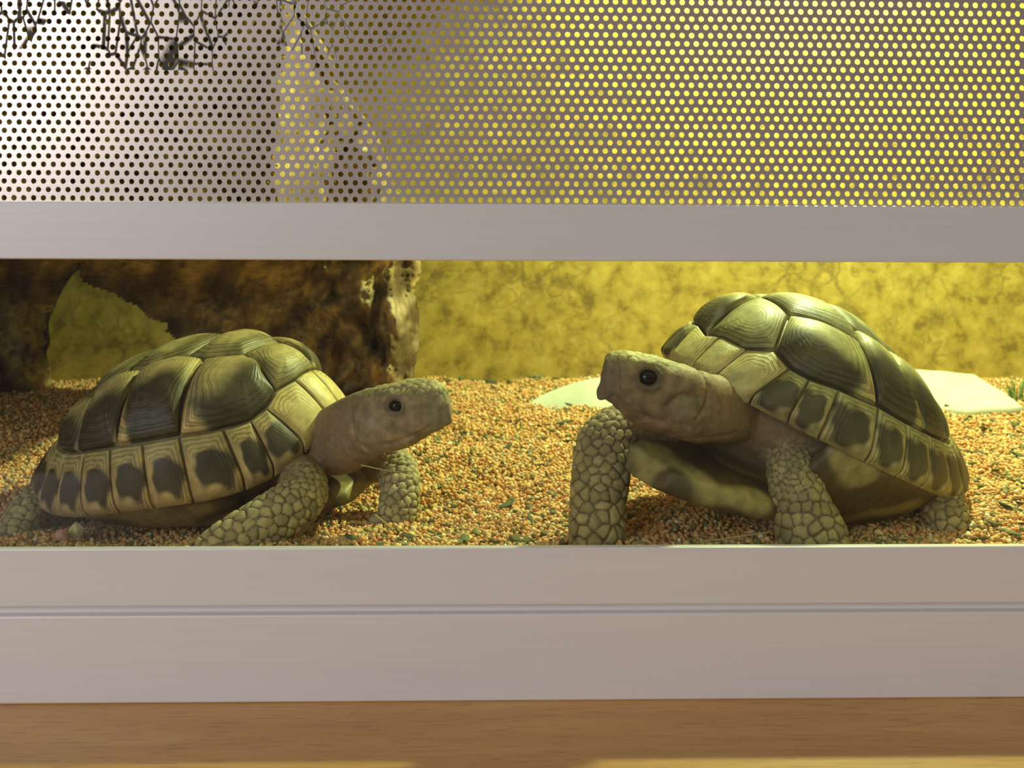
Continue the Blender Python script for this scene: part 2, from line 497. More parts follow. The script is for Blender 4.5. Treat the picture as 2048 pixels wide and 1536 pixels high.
def edgedist(u, v, poly):
    d = np.full(u.shape, 1e9); n = len(poly)
    for i in range(n):
        a = np.array(poly[i], float); b = np.array(poly[(i + 1) % n], float); ab = b - a
        tt = np.clip(((u - a[0]) * ab[0] + (v - a[1]) * ab[1]) / (ab @ ab), 0, 1)
        d = np.minimum(d, np.hypot(u - a[0] - tt * ab[0], v - a[1] - tt * ab[1]))
    return d


def fbm(pts, octs=4, gain=.5, lac=2.1, ridged=False):
    out = np.zeros(len(pts))
    amp, f = 1.0, 1.0
    for k in range(octs):
        nn = np.array([mnoise.noise(Vector((x * f + 7.1 * k, y * f, z * f))) for x, y, z in pts])
        out += amp * ((1 - 2 * np.abs(nn)) if ridged else nn)
        amp *= gain; f *= lac
    return out


BARK = [(-70, 812), (-70, -70), (560, -70), (600, 20), (640, 100), (700, 190), (765, 290), (800, 400), (838, 500), (843, 545), (828, 585), (838, 630), (838, 690), (828, 740), (826, 792),
        (370, 800), (395, 730), (362, 697), (345, 676), (324, 661), (334, 651), (318, 646), (290, 634), (272, 613), (245, 604), (225, 587), (205, 583), (190, 578), (165, 567), (156, 552), (160, 524), (140, 528), (128, 548), (104, 588), (86, 632), (76, 655), (80, 700), (72, 715), (80, 745), (82, 768), (92, 800), (60, 812)]


def build_bark():
    st = 5.0
    us = np.arange(-75, 850, st); vs = np.arange(-75, 815, st)
    U, V_ = np.meshgrid(us, vs)
    ins = inpoly(U, V_, BARK)
    ed = edgedist(U, V_, BARK)
    # leaning front: overhang shaped to shade the cave side, upright on the lit column
    hgt = np.clip((790 - V_) / 860, 0, 1)
    left = 1 - sstep(430, 720, U)
    base = 0.415 - hgt * (0.05 + 0.13 * left) - 0.035 * sstep(560, 760, U) * (1 - sstep(770, 845, U))
    base = base - 0.25 * (1 - sstep(500, 690, U)) * sstep(610, 400, V_)  # pushed forward to keep lamp light off the left floor
    pts = np.stack([U.ravel() / 95, V_.ravel() / 95, np.zeros(U.size)], -1)
    big = fbm(pts, 3).reshape(U.shape)
    wv = np.stack([U.ravel() / 34 + big.ravel() * .8, V_.ravel() / 120, np.ones(U.size) * 3], -1)
    wd = np.stack([(U.ravel() + V_.ravel() * .9) / 40 + big.ravel(), (V_.ravel() - U.ravel() * .6) / 110, np.ones(U.size) * 5], -1)
    colw = sstep(560, 660, U)
    fib = fbm(wv, 4, .55, ridged=True).reshape(U.shape) * colw + fbm(wd, 4, .55, ridged=True).reshape(U.shape) * (1 - colw)
    fine = fbm(np.stack([U.ravel() / 13, V_.ravel() / 22, np.ones(U.size)], -1), 3, .6).reshape(U.shape)
    cleft = np.exp(-((U - 752 + 0.05 * (V_ - 620)) / 11) ** 2) * sstep(520, 545, V_) * (1 - sstep(690, 720, V_))
    cleft2 = np.exp(-((U - 803) / 17) ** 2 - ((V_ - 565) / 45) ** 2)
    rel = 0.015 * big + (0.0075 + .005 * colw) * fib + 0.004 * fine - 0.022 * cleft - 0.02 * cleft2
    rnd = 1 - np.clip(ed / 55, 0, 1)
    front = base - rel + 0.035 * rnd ** 2
    thick = 0.045 * np.sqrt(np.clip(ed / 60, 0.02, 1)) + 0.01
    front = np.maximum(front, 0.125 + 0.02 * rnd + 0.01 * fib)
    shade_roof = (1 - sstep(520, 690, U)) * sstep(600, 520, V_) * sstep(8, 60, ed)  # unseen depth added behind the overhang to block lamp light
    back = np.minimum(np.maximum(front + thick, (front + thick) * (1 - shade_roof) + 0.405 * shade_roof), YB - 0.003)
    front = np.minimum(front, back - 0.004)
    idx = -np.ones(U.shape, int); ii = np.argwhere(ins)
    n = len(ii)
    for k, (j, i) in enumerate(ii): idx[j, i] = k
    fr_ = np.array([P(U[j, i], V_[j, i], front[j, i]) for j, i in ii])
    bk = fr_.copy(); bk[:, 1] = back[ii[:, 0], ii[:, 1]]
    # stop at the floor
    fz = floor_z(fr_[:, 0], fr_[:, 1]) - 0.004
    fr_[:, 2] = np.maximum(fr_[:, 2], fz); bk[:, 2] = np.maximum(bk[:, 2], fz)
    Fc = []
    cnt = {}
    for j in range(len(vs) - 1):
        for i in range(len(us) - 1):
            q = [idx[j, i], idx[j, i + 1], idx[j + 1, i + 1], idx[j + 1, i]]
            if min(q) < 0: continue
            Fc.append((q[3], q[2], q[1], q[0])); Fc.append(tuple(n + x for x in q))
            for a, b in ((q[3], q[2]), (q[2], q[1]), (q[1], q[0]), (q[0], q[3])):
                cnt[(a, b)] = 1
    for (a, b) in list(cnt):
        if (b, a) not in cnt:
            Fc.append((b, a, n + a, n + b))
    f = fib[ii[:, 0], ii[:, 1]]; fn = fine[ii[:, 0], ii[:, 1]]; bg = big[ii[:, 0], ii[:, 1]]; uu = U[ii[:, 0], ii[:, 1]]
    hue = fbm(np.stack([uu / 60 + 31, V_[ii[:, 0], ii[:, 1]] / 60, np.full(len(uu), 9.0)], -1), 3)
    tpl = sstep(-.6, .7, hue)[:, None]
    dark = np.array((0.12, 0.072, 0.028)); lite = np.array((0.50, 0.36, 0.15)); grey = np.array((0.56, 0.43, 0.28))
    lt = lite + (grey - lite) * (sstep(650, 720, uu) * sstep(-.2, .3, bg))[:, None]
    col = dark + (lt - dark) * tpl
    col = np.concatenate([col, col])
    return mesh('cork_bark_cave', np.concatenate([fr_, bk]), np.array(Fc), M['bark'], True, col)


bk = obj('cork_bark_cave', build_bark())
tag(bk, 'dark rugged cork bark arch leaning against the yellow back wall', 'bark')


# ------------------------------------------------------------------ tortoises
def rot3(y, p, r):
    cy, sy, cp, sp_, cr, sr = math.cos(y), math.sin(y), math.cos(p), math.sin(p), math.cos(r), math.sin(r)
    return np.array([[cy, -sy, 0], [sy, cy, 0], [0, 0, 1]]) @ np.array([[cp, 0, -sp_], [0, 1, 0], [sp_, 0, cp]]) @ np.array([[1, 0, 0], [0, cr, -sr], [0, sr, cr]])


def dome(q, prm):
    a, b, H, e1, e2, c, cf, cr, sx, ff, fr = prm
    q = np.atleast_2d(q); r = np.hypot(q[:, 0], q[:, 1]); al = np.arctan2(q[:, 1], q[:, 0])
    th = np.minimum(r, 1) * PI / 2
    rr = np.where(r <= 1, np.sin(th) ** e1, 1 - (r - 1) * 0.9)
    zz = np.where(r <= 1, np.cos(th).clip(0) ** e2, -(r - 1) * 1.7)
    co, si = np.cos(al), np.sin(al)
    k = (np.abs(co) ** 2.35 + np.abs(si) ** 2.35) ** (-1 / 2.35)
    X = a * rr * co * k + sx * zz
    Y = b * rr * si * k * (1 - .10 * co * rr)
    Z = H * zz - c * rr ** 2 * si ** 2 + cf * rr ** 4 * np.clip(co, 0, 1) ** 6 + cr * rr ** 4 * np.clip(-co, 0, 1) ** 4
    fl = np.clip((np.minimum(r, 1) - .6) / .4, 0, 1) ** 2
    X = X + fl * (ff * np.clip(co, 0, 1) ** 2 - fr * np.clip(-co, 0, 1) ** 2)
    Y = Y + fl * si * .002
    return np.stack([X, Y, Z], -1)


def dome_n(q, prm):
    e = 1e-3
    q = np.atleast_2d(q)
    dx = dome(q + [e, 0], prm) - dome(q - [e, 0], prm); dy = dome(q + [0, e], prm) - dome(q - [0, e], prm)
    n = np.cross(dx, dy)
    return n / (np.linalg.norm(n, axis=1)[:, None] + 1e-12)


def pol(q, deg): return np.array([q * math.cos(math.radians(deg)), q * math.sin(math.radians(deg))])


def loft(stations, seg=20, ex=2.2):
    """stations: (centre, side vector * half width, up vector * half height); returns verts, faces of a closed tube"""
    V, Fc = [], []
    a = np.arange(seg) * 2 * PI / seg
    ca = np.sign(np.cos(a)) * np.abs(np.cos(a)) ** (2 / ex); sa = np.sign(np.sin(a)) * np.abs(np.sin(a)) ** (2 / ex)
    for c, s, u_ in stations:
        V += list(np.asarray(c)[None] + ca[:, None] * np.asarray(s)[None] + sa[:, None] * np.asarray(u_)[None])
    n = len(stations)
    for i in range(n - 1):
        for j in range(seg):
            k = (j + 1) % seg
            Fc.append((i * seg + j, i * seg + k, (i + 1) * seg + k, (i + 1) * seg + j))
    Fc.append(tuple(range(seg - 1, -1, -1))); Fc.append(tuple((n - 1) * seg + j for j in range(seg)))
    return V, Fc


def interp_path(pts, per=6):
    """Catmull-Rom resample of rows (any width)"""
    pts = np.asarray(pts, float); out = []
    n = len(pts)
    for i in range(n - 1):
        p0, p1, p2, p3 = pts[max(i - 1, 0)], pts[i], pts[i + 1], pts[min(i + 2, n - 1)]
        for k in range(per):
            t_ = k / per
            out.append(.5 * ((2 * p1) + (-p0 + p2) * t_ + (2 * p0 - 5 * p1 + 4 * p2 - p3) * t_ ** 2 + (-p0 + 3 * p1 - 3 * p2 + p3) * t_ ** 3))
    out.append(pts[-1])
    return np.array(out)


def voxel_union(parts, vox, smooth_it):
    V, Fc = [], []
    for v, f in parts:
        b = len(V); V += [tuple(x) for x in v]; Fc += [tuple(i + b for i in q) for q in f]
    me = bpy.data.meshes.new('tmp'); me.from_pydata(V, [], Fc); me.update()
    o = bpy.data.objects.new('tmp', me); COL.objects.link(o)
    r = o.modifiers.new('r', 'REMESH'); r.mode = 'VOXEL'; r.voxel_size = vox
    s = o.modifiers.new('s', 'SMOOTH'); s.factor = 0.5; s.iterations = smooth_it
    dg = bpy.context.evaluated_depsgraph_get(); ev = o.evaluated_get(dg); m2_ = ev.to_mesh()
    n = len(m2_.vertices); co = np.empty(n * 3, np.float32); m2_.vertices.foreach_get('co', co)
    no = np.empty(n * 3, np.float32); m2_.vertices.foreach_get('normal', no)
    fs = [tuple(p.vertices) for p in m2_.polygons]
    ev.to_mesh_clear()
    bpy.data.objects.remove(o, do_unlink=True); bpy.data.meshes.remove(me)
    return co.reshape(-1, 3).astype(float), no.reshape(-1, 3).astype(float), fs


def poisson(pts, rad, maxn=900):
    order = rng.permutation(len(pts)); acc = []; ar = []
    for i in order[:9000]:
        if acc:
            d = np.linalg.norm(np.array(acc) - pts[i], axis=1)
            if (d < rad[i] * .95).any(): continue
        acc.append(pts[i]); ar.append(rad[i])
        if len(acc) >= maxn: break
    return np.array(acc), np.array(ar)


def two_nearest(pts, seeds):
    d1 = np.empty(len(pts)); d2 = np.empty(len(pts)); i1 = np.empty(len(pts), int)
    for s in range(0, len(pts), 4000):
        D_ = np.linalg.norm(pts[s:s + 4000, None] - seeds[None], axis=2)
        k = np.argpartition(D_, 1, axis=1)[:, :2]
        dd = np.take_along_axis(D_, k, 1); o_ = np.argsort(dd, 1)
        dd = np.take_along_axis(dd, o_, 1); k = np.take_along_axis(k, o_, 1)
        d1[s:s + 4000] = dd[:, 0]; d2[s:s + 4000] = dd[:, 1]; i1[s:s + 4000] = k[:, 0]
    return d1, d2, i1


def poly_dist(px, pz, line):
    d = np.full(px.shape, 1e9)
    for i in range(len(line) - 1):
        a, b = np.array(line[i]), np.array(line[i + 1]); ab = b - a
        tt = np.clip(((px - a[0]) * ab[0] + (pz - a[1]) * ab[1]) / (ab @ ab), 0, 1)
        d = np.minimum(d, np.hypot(px - a[0] - tt * ab[0], pz - a[1] - tt * ab[1]))
    return d


def blob(c, r, seg=16):
    st = []
    for i in range(1, 12):
        a = PI * i / 12
        st.append((np.array(c) + np.array([0, 0, -math.cos(a) * r[2]]), np.array([math.sin(a) * r[0], 0, 0]), np.array([0, math.sin(a) * r[1], 0])))
    return loft(st, seg, 2.0)


def make_tortoise(cfg):
    x = cfg['x']; R = rot3(*x[:3]); T = np.array(x[3:6]); prm = x[6:]
    a, b, H = prm[0] + (prm[9] + prm[10]) / 2, prm[1], prm[2]
    side = cfg['side']                       # +1: the near side is the animal's own left
    ground = np.array([T[0], T[1], 0.0])
    root = empty('tortoise', ground)
    tag(root, cfg['label'], 'tortoise')

    def W(local):                             # shell frame -> object frame
        return np.atleast_2d(local) @ R.T + T - ground

    # ---------------- carapace base and plastron
    nq, na = 26, 96
    V = [W(dome([(0, 0)], prm) - [0, 0, .001])[0]]; Fc = []
    for i in range(1, nq + 1):
        q = i / nq * 1.035
        al = np.arange(na) * 2 * PI / na
        Q = np.stack([q * np.cos(al), q * np.sin(al)], -1)
        V += list(W(dome(Q, prm) - dome_n(Q, prm) * 0.0006))
    # fold under the rim
    Q = np.stack([1.035 * np.cos(al), 1.035 * np.sin(al)], -1)
    inn = dome(Q, prm) * [0.90, 0.90, 1] + [0, 0, .0035]
    V += list(W(inn))
    for j in range(na): Fc.append((0, 1 + j, 1 + (j + 1) % na))
    for i in range(nq):
        for j in range(na):
            k = (j + 1) % na
            Fc.append((1 + i * na + j, 1 + (i + 1) * na + j, 1 + (i + 1) * na + k, 1 + i * na + k))
    cols = np.tile((0.13, 0.085, 0.035), (len(V), 1))
    car = obj('carapace', mesh('carapace', V, Fc, M['shellin'], True, cols), root)
    # plastron with bridge walls at the sides
    hp = cfg['plas_h']
    parts = []
    st = []
    nl = 15
    for i in range(nl):
        s_ = -1 + 2 * i / (nl - 1)
        wd = b * 0.70 * (1 - abs(s_) ** 3.5 * 0.62) * (1 if s_ < .75 else 0.92)
        zc = -hp - cfg['plas_t'] * s_ + .003 * max(0, -s_ - .6) / .4
        th_ = (0.0050 + cfg['gular'] * max(0, s_)) * (1 - .4 * abs(s_) ** 6)
        st.append((np.array([s_ * a * 0.90 + a * cfg['plas_x'], 0, zc]), np.array([0, wd, 0]), np.array([0, 0, th_])))
    v_, f_ = loft(st, 22, 3.0); parts.append((W(np.array(v_)), f_))
    for sd in (-1, 1):
        st = []
        for ang in np.linspace(56, 122, 10):
            p_ = dome([pol(1.0, ang * sd)], prm)[0]
            tp = 1 - abs((ang - 89) / 33) ** 3
            inner = np.array([p_[0], p_[1] * .62, -hp - cfg['plas_t'] * p_[0] / a])
            p_ = p_ * [1, .93 - .05 * (1 - tp), 1]; inner = p_ + (inner - p_) * (.45 + .55 * tp)
            mid = (p_ + [0, 0, -.003] + inner) / 2 + np.array([0, .0015 * sd * tp, -.001])
            d_ = (p_ - inner)
            st.append((mid, np.array([0, .0032 * sd, 0]) + d_ * .02, d_ * .5))
        v_, f_ = loft(st, 14, 2.6); parts.append((W(np.array(v_)), f_))
    co, no, fs = voxel_union(parts, 0.0012, 6)
    loc = (co + ground - T) @ R
    blot = np.array([mnoise.noise(Vector((p_[0] * 42, p_[1] * 60, p_[2] * 60))) for p_ in loc])
    strp = np.sin(loc[:, 0] * 900 + 3 * blot)
    tb = sstep(-.25, .12, blot)[:, None]
    cols = np.array((0.34, 0.27, 0.105)) * (1 - tb) + np.array((0.09, 0.06, 0.025)) * tb
    cols *= (1 + .10 * strp[:, None])
    obj('plastron', mesh('plastron', co, fs, M['shellin'], True, cols), root)

    # ---------------- scutes
    MO = [6, 22, 36.5, 47, 64.5, 79, 95, 109.5, 121.5, 134, 147, 163]
    MI = [8, 28.5, 36.5, 47.5, 64.5, 80, 95.5, 109.5, 123, 135, 146.5, 160]
    QI = [.80, .79, .795, .77, .755, .765, .765, .765, .765, .765, .77, .78]
    near, far = cfg['near'], cfg['far']
    tabs = {side: near, -side: far}
    OUT = 1.05

    def curve(pts, per):
        """sample polygon edges; arcs at constant radius stay arcs"""
        o_ = []
        n = len(pts)
        for i in range(n):
            p0, p1 = np.array(pts[i]), np.array(pts[(i + 1) % n])
            r0, r1 = np.hypot(*p0), np.hypot(*p1)
            if min(r0, r1) > .6:
                a0, a1 = math.atan2(p0[1], p0[0]), math.atan2(p1[1], p1[0])
                if a1 - a0 > PI: a1 -= 2 * PI
                if a0 - a1 > PI: a1 += 2 * PI
                for k in range(per):
                    f = k / per
                    r_ = r0 + (r1 - r0) * f; a_ = a0 + (a1 - a0) * f
                    o_.append((r_ * math.cos(a_), r_ * math.sin(a_)))
            else:
                for k in range(per):
                    o_.append(tuple(p0 + (p1 - p0) * k / per))
        return np.array(o_)

    def scute(name, pts, areola, hb, pal, rings=34, per=None):
        per = per or max(8, int(60 / len(pts)))
        B = curve(pts, per)
        cen = B.mean(0)
        c = np.array(areola)
        # shrink slightly to leave the seam
        d_ = B - cen; L_ = np.linalg.norm(d_, axis=1)[:, None]
        B = B - d_ / L_ * 0.0035
        m = len(B)
        V, tt_, loc = [], [], []
        dr = B - c; rad0 = np.linalg.norm(dr, axis=1); du_ = dr / (rad0[:, None] + 1e-9)
        kk = np.exp(-(np.arange(-m // 2, m // 2) / (m * .09)) ** 2); kk /= kk.sum()
        rads_ = np.real(np.fft.ifft(np.fft.fft(rad0) * np.fft.fft(np.fft.ifftshift(kk)))) if m % 2 == 0 else rad0
        jit = 1 + .035 * np.sin(np.arange(m) * 2 * PI / m * 5 + 40 * c[0]) + .02 * np.sin(np.arange(m) * 2 * PI / m * 11 + 90 * c[1])
        for i in range(rings + 1):
            t_ = (i / rings)
            s_ = 1 - t_ if i < rings else 0
            g_ = float(sstep(0.0, .55, t_)); Q = c + du_ * ((rad0 * (1 - g_) + rads_ * g_ * jit) * s_)[:, None]
            V.append(Q); tt_ += [t_] * m
        Q = np.concatenate(V); tt_ = np.array(tt_)
        base = dome(Q, prm); nn = dome_n(Q, prm)
        h = hb * (1 - (1 - tt_) ** 2.4) ** .8 + 0.0009 * sstep(0, .07, tt_) - 0.0008 * (1 - sstep(0, .03, tt_))
        h = h + 0.00003 * np.sin(tt_ * 62 + 1.5 * np.sin(np.arange(len(tt_)) % m * 2 * PI / m * 3)) * sstep(.04, .12, tt_) * (1 - sstep(.6, .9, tt_)) * (hb / .003 + .4)
        Vv = W(base + nn * h[:, None])
        Fc = []
        for i in range(rings):
            for j in range(m):
                k = (j + 1) % m
                Fc.append((i * m + j, i * m + k, (i + 1) * m + k, (i + 1) * m + j))
        # local axes for the pattern: u forwards, w down the flank
        dq = Q - cen
        rad = cen / (np.linalg.norm(cen) + 1e-9)
        tan = np.array([rad[1], -rad[0]])
        if tan[0] < 0: tan = -tan
        ww = dq @ rad; uu = dq @ tan
        if name == 'vertebral_scute':
            uu, ww = dq[:, 0], np.abs(dq[:, 1])
        uu = uu / np.abs(uu).max(); ww = ww / np.abs(ww).max()
        cols = pal(uu, ww, tt_)
        me = mesh(name, Vv, np.array(Fc), M['scute'], True, cols)
        at_ = me.attributes.new('ring', 'FLOAT', 'POINT'); at_.data.foreach_set('value', tt_.astype(np.float32))
        ob_ = obj(name, me, car)
        return ob_

    tan_c, olive, dark, pale = (np.array(k_) for k_ in cfg['pal'])

    def mixc(a_, b_, f): return a_ + (b_ - a_) * np.clip(f, 0, 1)[:, None]

    def pal_costal(u_, w_, t_):
        c_ = mixc(np.tile(olive, (len(u_), 1)), tan_c, sstep(.75, .95, t_) * .6 + .3 * sstep(.1, -.6, w_))
        dk = sstep(-.45, -.05, w_ + .12 * np.sin(u_ * 5)) * sstep(-.78, -.50, u_) * (1 - sstep(.80, .97, u_)) * (1 - sstep(.86, 1.0, w_))
        c_ = mixc(c_, dark, dk * .93)
        return mixc(c_, tan_c, sstep(-.58, -.74, u_) * sstep(-.6, -.2, w_))

    def pal_vert(u_, w_, t_):
        c_ = mixc(np.tile(olive, (len(u_), 1)), tan_c, .5 * sstep(.8, .97, t_))
        dk = sstep(.15, .55, u_) * (1 - sstep(.85, .98, u_)) + sstep(.35, .6, w_) * (1 - sstep(.8, .95, w_)) * .6
        return mixc(c_, dark, np.clip(dk, 0, 1) * .62)

    def pal_marg(u_, w_, t_):
        c_ = np.tile(tan_c, (len(u_), 1)); c_ = mixc(c_, olive, sstep(.1, -.8, w_) * .8)
        ns = .10 * np.sin(u_ * 7 + w_ * 4 + cfg['side']) + .08 * np.sin(w_ * 11 - u_ * 5); e = (np.abs((u_ - .10) / .72) ** 3.4 + np.abs((w_ - .14) / cfg['marg_w']) ** 3.4) ** (1 / 3.4) + ns
        ang = cfg['marg_dark']
        c_ = mixc(c_, dark, (1 - sstep(.78, 1.12, e)) * ang)
        return c_

    def pal_pale(u_, w_, t_):
        return mixc(np.tile(pale, (len(u_), 1)), olive, sstep(.3, .9, t_) * .4 + .2 * (np.sin(u_ * 4) > .4))

    for sd in (side, -side):
        tb_ = tabs[sd]

        def S(p): return (p[0], p[1] * sd)
        inner = [tuple(pol(q, a_)) for q, a_ in zip(QI, MI)]
        V1, V12, C12, V23, C23, V34, C34, V45, V5 = tb_
        # costals
        c1 = [V1, V12, C12, inner[4], inner[3], inner[2], inner[1]]
        c2 = [C12, V23, C23, tuple(pol(.765, 92)), inner[5], inner[4]]
        c3 = [C23, V34, C34, tuple(pol(.765, 114)), inner[7], inner[6], tuple(pol(.765, 92))]
        c4 = [C34, V45, V5, inner[10], inner[9], inner[8], tuple(pol(.765, 114))]
        for k_, poly in enumerate((c1, c2, c3, c4)):
            pa = np.array(poly)
            cen = pa.mean(0)
            top = pa[:3].mean(0)
            ar = cen + (top - cen) * (0.62 if k_ else .55)
            scute('costal_scute', [S(p) for p in poly], S(ar), cfg['hb'] * (1 if k_ < 3 else .7), pal_costal)
        # marginals
        for k_ in range(11):
            poly = [inner[k_], inner[k_ + 1], tuple(pol(OUT, MO[k_ + 1])), tuple(pol(OUT, MO[k_]))]
            if k_ == 0:
                poly = [inner[0], V1, inner[1], tuple(pol(OUT, MO[1])), tuple(pol(OUT, MO[0]))]
            pa = np.array(poly)
            ar = pa.mean(0)
            mid_in = (np.array(inner[k_]) + np.array(inner[k_ + 1])) / 2; mid_out = (pa[-1] + pa[-2]) / 2
            ar = mid_in + (mid_out - mid_in) * .74 + (pa[-2] - mid_out) * .35
            scute('marginal_scute', [S(p) for p in poly], S(ar), 0.0013, pal_marg if k_ else pal_pale, 22)
    nv, fv = near, far
    def SN(p): return (p[0], p[1] * side)
    def SF(p): return (p[0], -p[1] * side)
    vb = [
        [SN(V_) for V_ in (nv[0], nv[1])] + [SF(fv[1]), SF(fv[0]), (.80, -.10 * side), (.80, .10 * side)],
        [SN(nv[1]), SN(nv[2]), SN(nv[3]), SF(fv[3]), SF(fv[2]), SF(fv[1])],
        [SN(nv[3]), SN(nv[4]), SN(nv[5]), SF(fv[5]), SF(fv[4]), SF(fv[3])],
        [SN(nv[5]), SN(nv[6]), SN(nv[7]), SF(fv[7]), SF(fv[6]), SF(fv[5])],
        [SN(nv[7]), SN(nv[8]), tuple(pol(.78, 160) * [1, side]), (-.78, 0), tuple(pol(.78, 160) * [1, -side]), SF(fv[8]), SF(fv[7])],
    ]
    for k_, poly in enumerate(vb):
        cen = np.array(poly).mean(0)
        scute('vertebral_scute', poly, tuple(cen + [-.03, 0]), cfg['hb'] * (1.05 if k_ else .8), pal_vert)
    scute('nuchal_scute', [tuple(pol(.80, -8)), tuple(pol(.80, 8)), tuple(pol(OUT, 6)), tuple(pol(OUT, -6))], (.92, 0), .001, pal_pale, 16)
    for s_ in (1, -1):
        scute('supracaudal_scute', [tuple(pol(.78, 160) * [1, s_]), (-.78, 0), (-OUT, 0), tuple(pol(OUT, 163) * [1, s_])], tuple(pol(.9, 170) * [1, s_]), .0013, pal_marg, 18)

    # ---------------- skin: head, neck, legs as one surface
    parts = []
    hs = interp_path(cfg['head'], 4)          # u, top v, bottom v, Y, half width mm
    cens = [P(s[0], (s[1] + s[2]) / 2, s[3]) for s in hs]
    hst = []
    for i, s in enumerate(hs):
        c = cens[i]
        tg = cens[min(i + 1, len(hs) - 1)] - cens[max(i - 1, 0)]
        tg[2] = 0; tg /= np.linalg.norm(tg) + 1e-9
        sv = np.cross([0, 0, 1.0], tg)
        hst.append((c - ground, sv * max(s[4], .8) / 1000, np.array([0, 0, 1.0]) * max(abs(s[2] - s[1]) / 2, 2) * pxm(c)))
    parts.append(loft(hst, 28, 2.35))
    legs = []
    for lg in cfg['legs']:
        ls = interp_path(lg, 6)               # u, v, Y, radius px, flatten
        cs = np.array([P(s[0], s[1], s[2]) for s in ls]); rr = np.array([s[3] * pxm(c) for s, c in zip(ls, cs)])
        st = []
        for i in range(len(ls)):
            tg = cs[min(i + 1, len(ls) - 1)] - cs[max(i - 1, 0)]; tg /= np.linalg.norm(tg) + 1e-9
            sv = np.cross(tg, [0, 1.0, 0.0]); sv /= np.linalg.norm(sv) + 1e-9
            uv = np.cross(sv, tg)
            st.append((cs[i] - ground, sv * rr[i], uv * rr[i] * ls[i][4]))
        parts.append(loft(st, 18, 2.1)); legs.append((cs - ground, rr))
    cv, cf_ = blob((0, 0, 0), (a * .74, b * .78, (H + hp) * .36))
    cv = W(np.array(cv) + [0, 0, (H * .55 - hp) * .5 - .004]); parts.append((cv, cf_))
    co, no, fs = voxel_union(parts, 0.00075, 5)
    n = len(co)
    Wc = co + ground
    # leg membership
    legf = np.zeros(n); lent = np.zeros(n); lid = np.zeros(n, int)
    for li, (cs, rr) in enumerate(legs):
        D_ = np.linalg.norm(co[:, None] - cs[None], axis=2) / rr[None]
        k = D_.argmin(1); f = 1 - sstep(1.12, 1.4, D_.min(1)); f *= sstep(.12, .35, k / (len(cs) - 1))
        m = f > legf; legf[m] = f[m]; lent[m] = (k / (len(cs) - 1))[m]; lid[m] = li
    # head frame
    hd = cfg['headframe']
    O = P(hd['eye'][0], hd['eye'][1], hd['Y']) - ground
    e1 = np.array([math.cos(hd['yaw']), math.sin(hd['yaw']), 0]); e2 = np.cross([0, 0, 1.0], e1)
    s_px = pxm(O + ground)
    cosv = abs(e1 @ rt)
    rel = co - O
    hx = rel @ e1; hy = rel @ e2; hz = rel[:, 2]
    sgn = 1 if e1 @ rt > 0 else -1

    def hp2(u_, v_): return ((u_ - hd['eye'][0]) * s_px * sgn / cosv, -(v_ - hd['eye'][1]) * s_px)
    inhead = sstep(hp2(*hd['nape'])[0] - .006, hp2(*hd['nape'])[0] + .004, hx) * (1 - legf) * (np.linalg.norm(rel, axis=1) < .055)
    disp = np.zeros(n)
    # scales on the legs
    rads = np.full(n, .0028)
    for li, (r0, r1) in enumerate(cfg['scale_r']):
        m = lid == li; rads[m] = r0 + (r1 - r0) * sstep(.2, .8, lent[m])
    lm = legf > .35
    seeds, sr = poisson(co[lm], rads[lm] * rng.uniform(.75, 1.25, lm.sum()), 1400)
    d1, d2, i1 = two_nearest(co, seeds)
    r_ = sr[i1]
    edge = (d2 - d1) / r_
    bumpf = sstep(0.0, .26, edge)
    disp += legf * (0.00085 * bumpf * np.clip(r_ / .0035, .5, 1.5) + .0006 * (1 - np.clip(d1 / r_, 0, 1) ** 2) - .0005)
    srnd = rng.uniform(.72, 1.22, len(seeds))[i1]
    # head scales and features
    hm = inhead > .5
    hseeds, hr = poisson(co[hm], np.where(hz[hm] > .002, .0026, .0034), 420)
    g1, g2, gi = two_nearest(co, hseeds)
    hedge = sstep(0.0, .30, (g2 - g1) / .003)
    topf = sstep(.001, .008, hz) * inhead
    disp += inhead * (.00012 + .00045 * topf) * (hedge - .6)
    hn = np.array([mnoise.noise(Vector((p_[0] * 210, p_[1] * 210, p_[2] * 260))) for p_ in co]); disp += inhead * .00045 * hn
    mouth = [hp2(*p_) for p_ in hd['mouth']]
    md = poly_dist(hx, hz, mouth)
    mouthf = np.exp(-(md / .00075) ** 2) * inhead
    disp -= .0007 * mouthf
    # lower jaw set back under the beak
    jaw = inhead * sstep(.0, .004, np.interp(hx, *zip(*sorted(mouth))) - hz) * sstep(mouth[1][0] - .012, mouth[0][0], hx)
    crease = [[hp2(*p_) for p_ in ln] for ln in hd['creases']]
    crf = np.zeros(n)
    for ln in crease:
        crf = np.maximum(crf, np.exp(-(poly_dist(hx, hz, ln) / .0008) ** 2) * (1 - legf) * (np.linalg.norm(rel, axis=1) < .06))
    disp -= .0011 * crf
    ed = np.hypot(hx, hz * 1.15)
    re = hd['re']
    sidef = inhead * (np.abs(hy) > .003)
    lidr = np.exp(-((ed - re * 1.18) / (re * .26)) ** 2) * sidef
    sock = (1 - sstep(re * .75, re * 1.0, ed)) * sidef
    disp += .0006 * lidr - .0028 * sock
    brow = np.exp(-((hz - re * 1.35) / .0016) ** 2 - (hx / (re * 2.0)) ** 2) * sidef
    disp += .0012 * brow
    nx, nz = hp2(*hd['nostril'])
    nos = np.exp(-(((hx - nx) ** 2 + (hz - nz) ** 2) / .0009 ** 2)) * inhead
    disp -= .0008 * nos
    tx, tz = hp2(*hd['ear'])
    ear = np.exp(-(np.hypot((hx - tx), (hz - tz)) / .0046) ** 4) * sidef
    disp += .0004 * ear
    # neck folds
    nk = (1 - legf) * (1 - inhead)
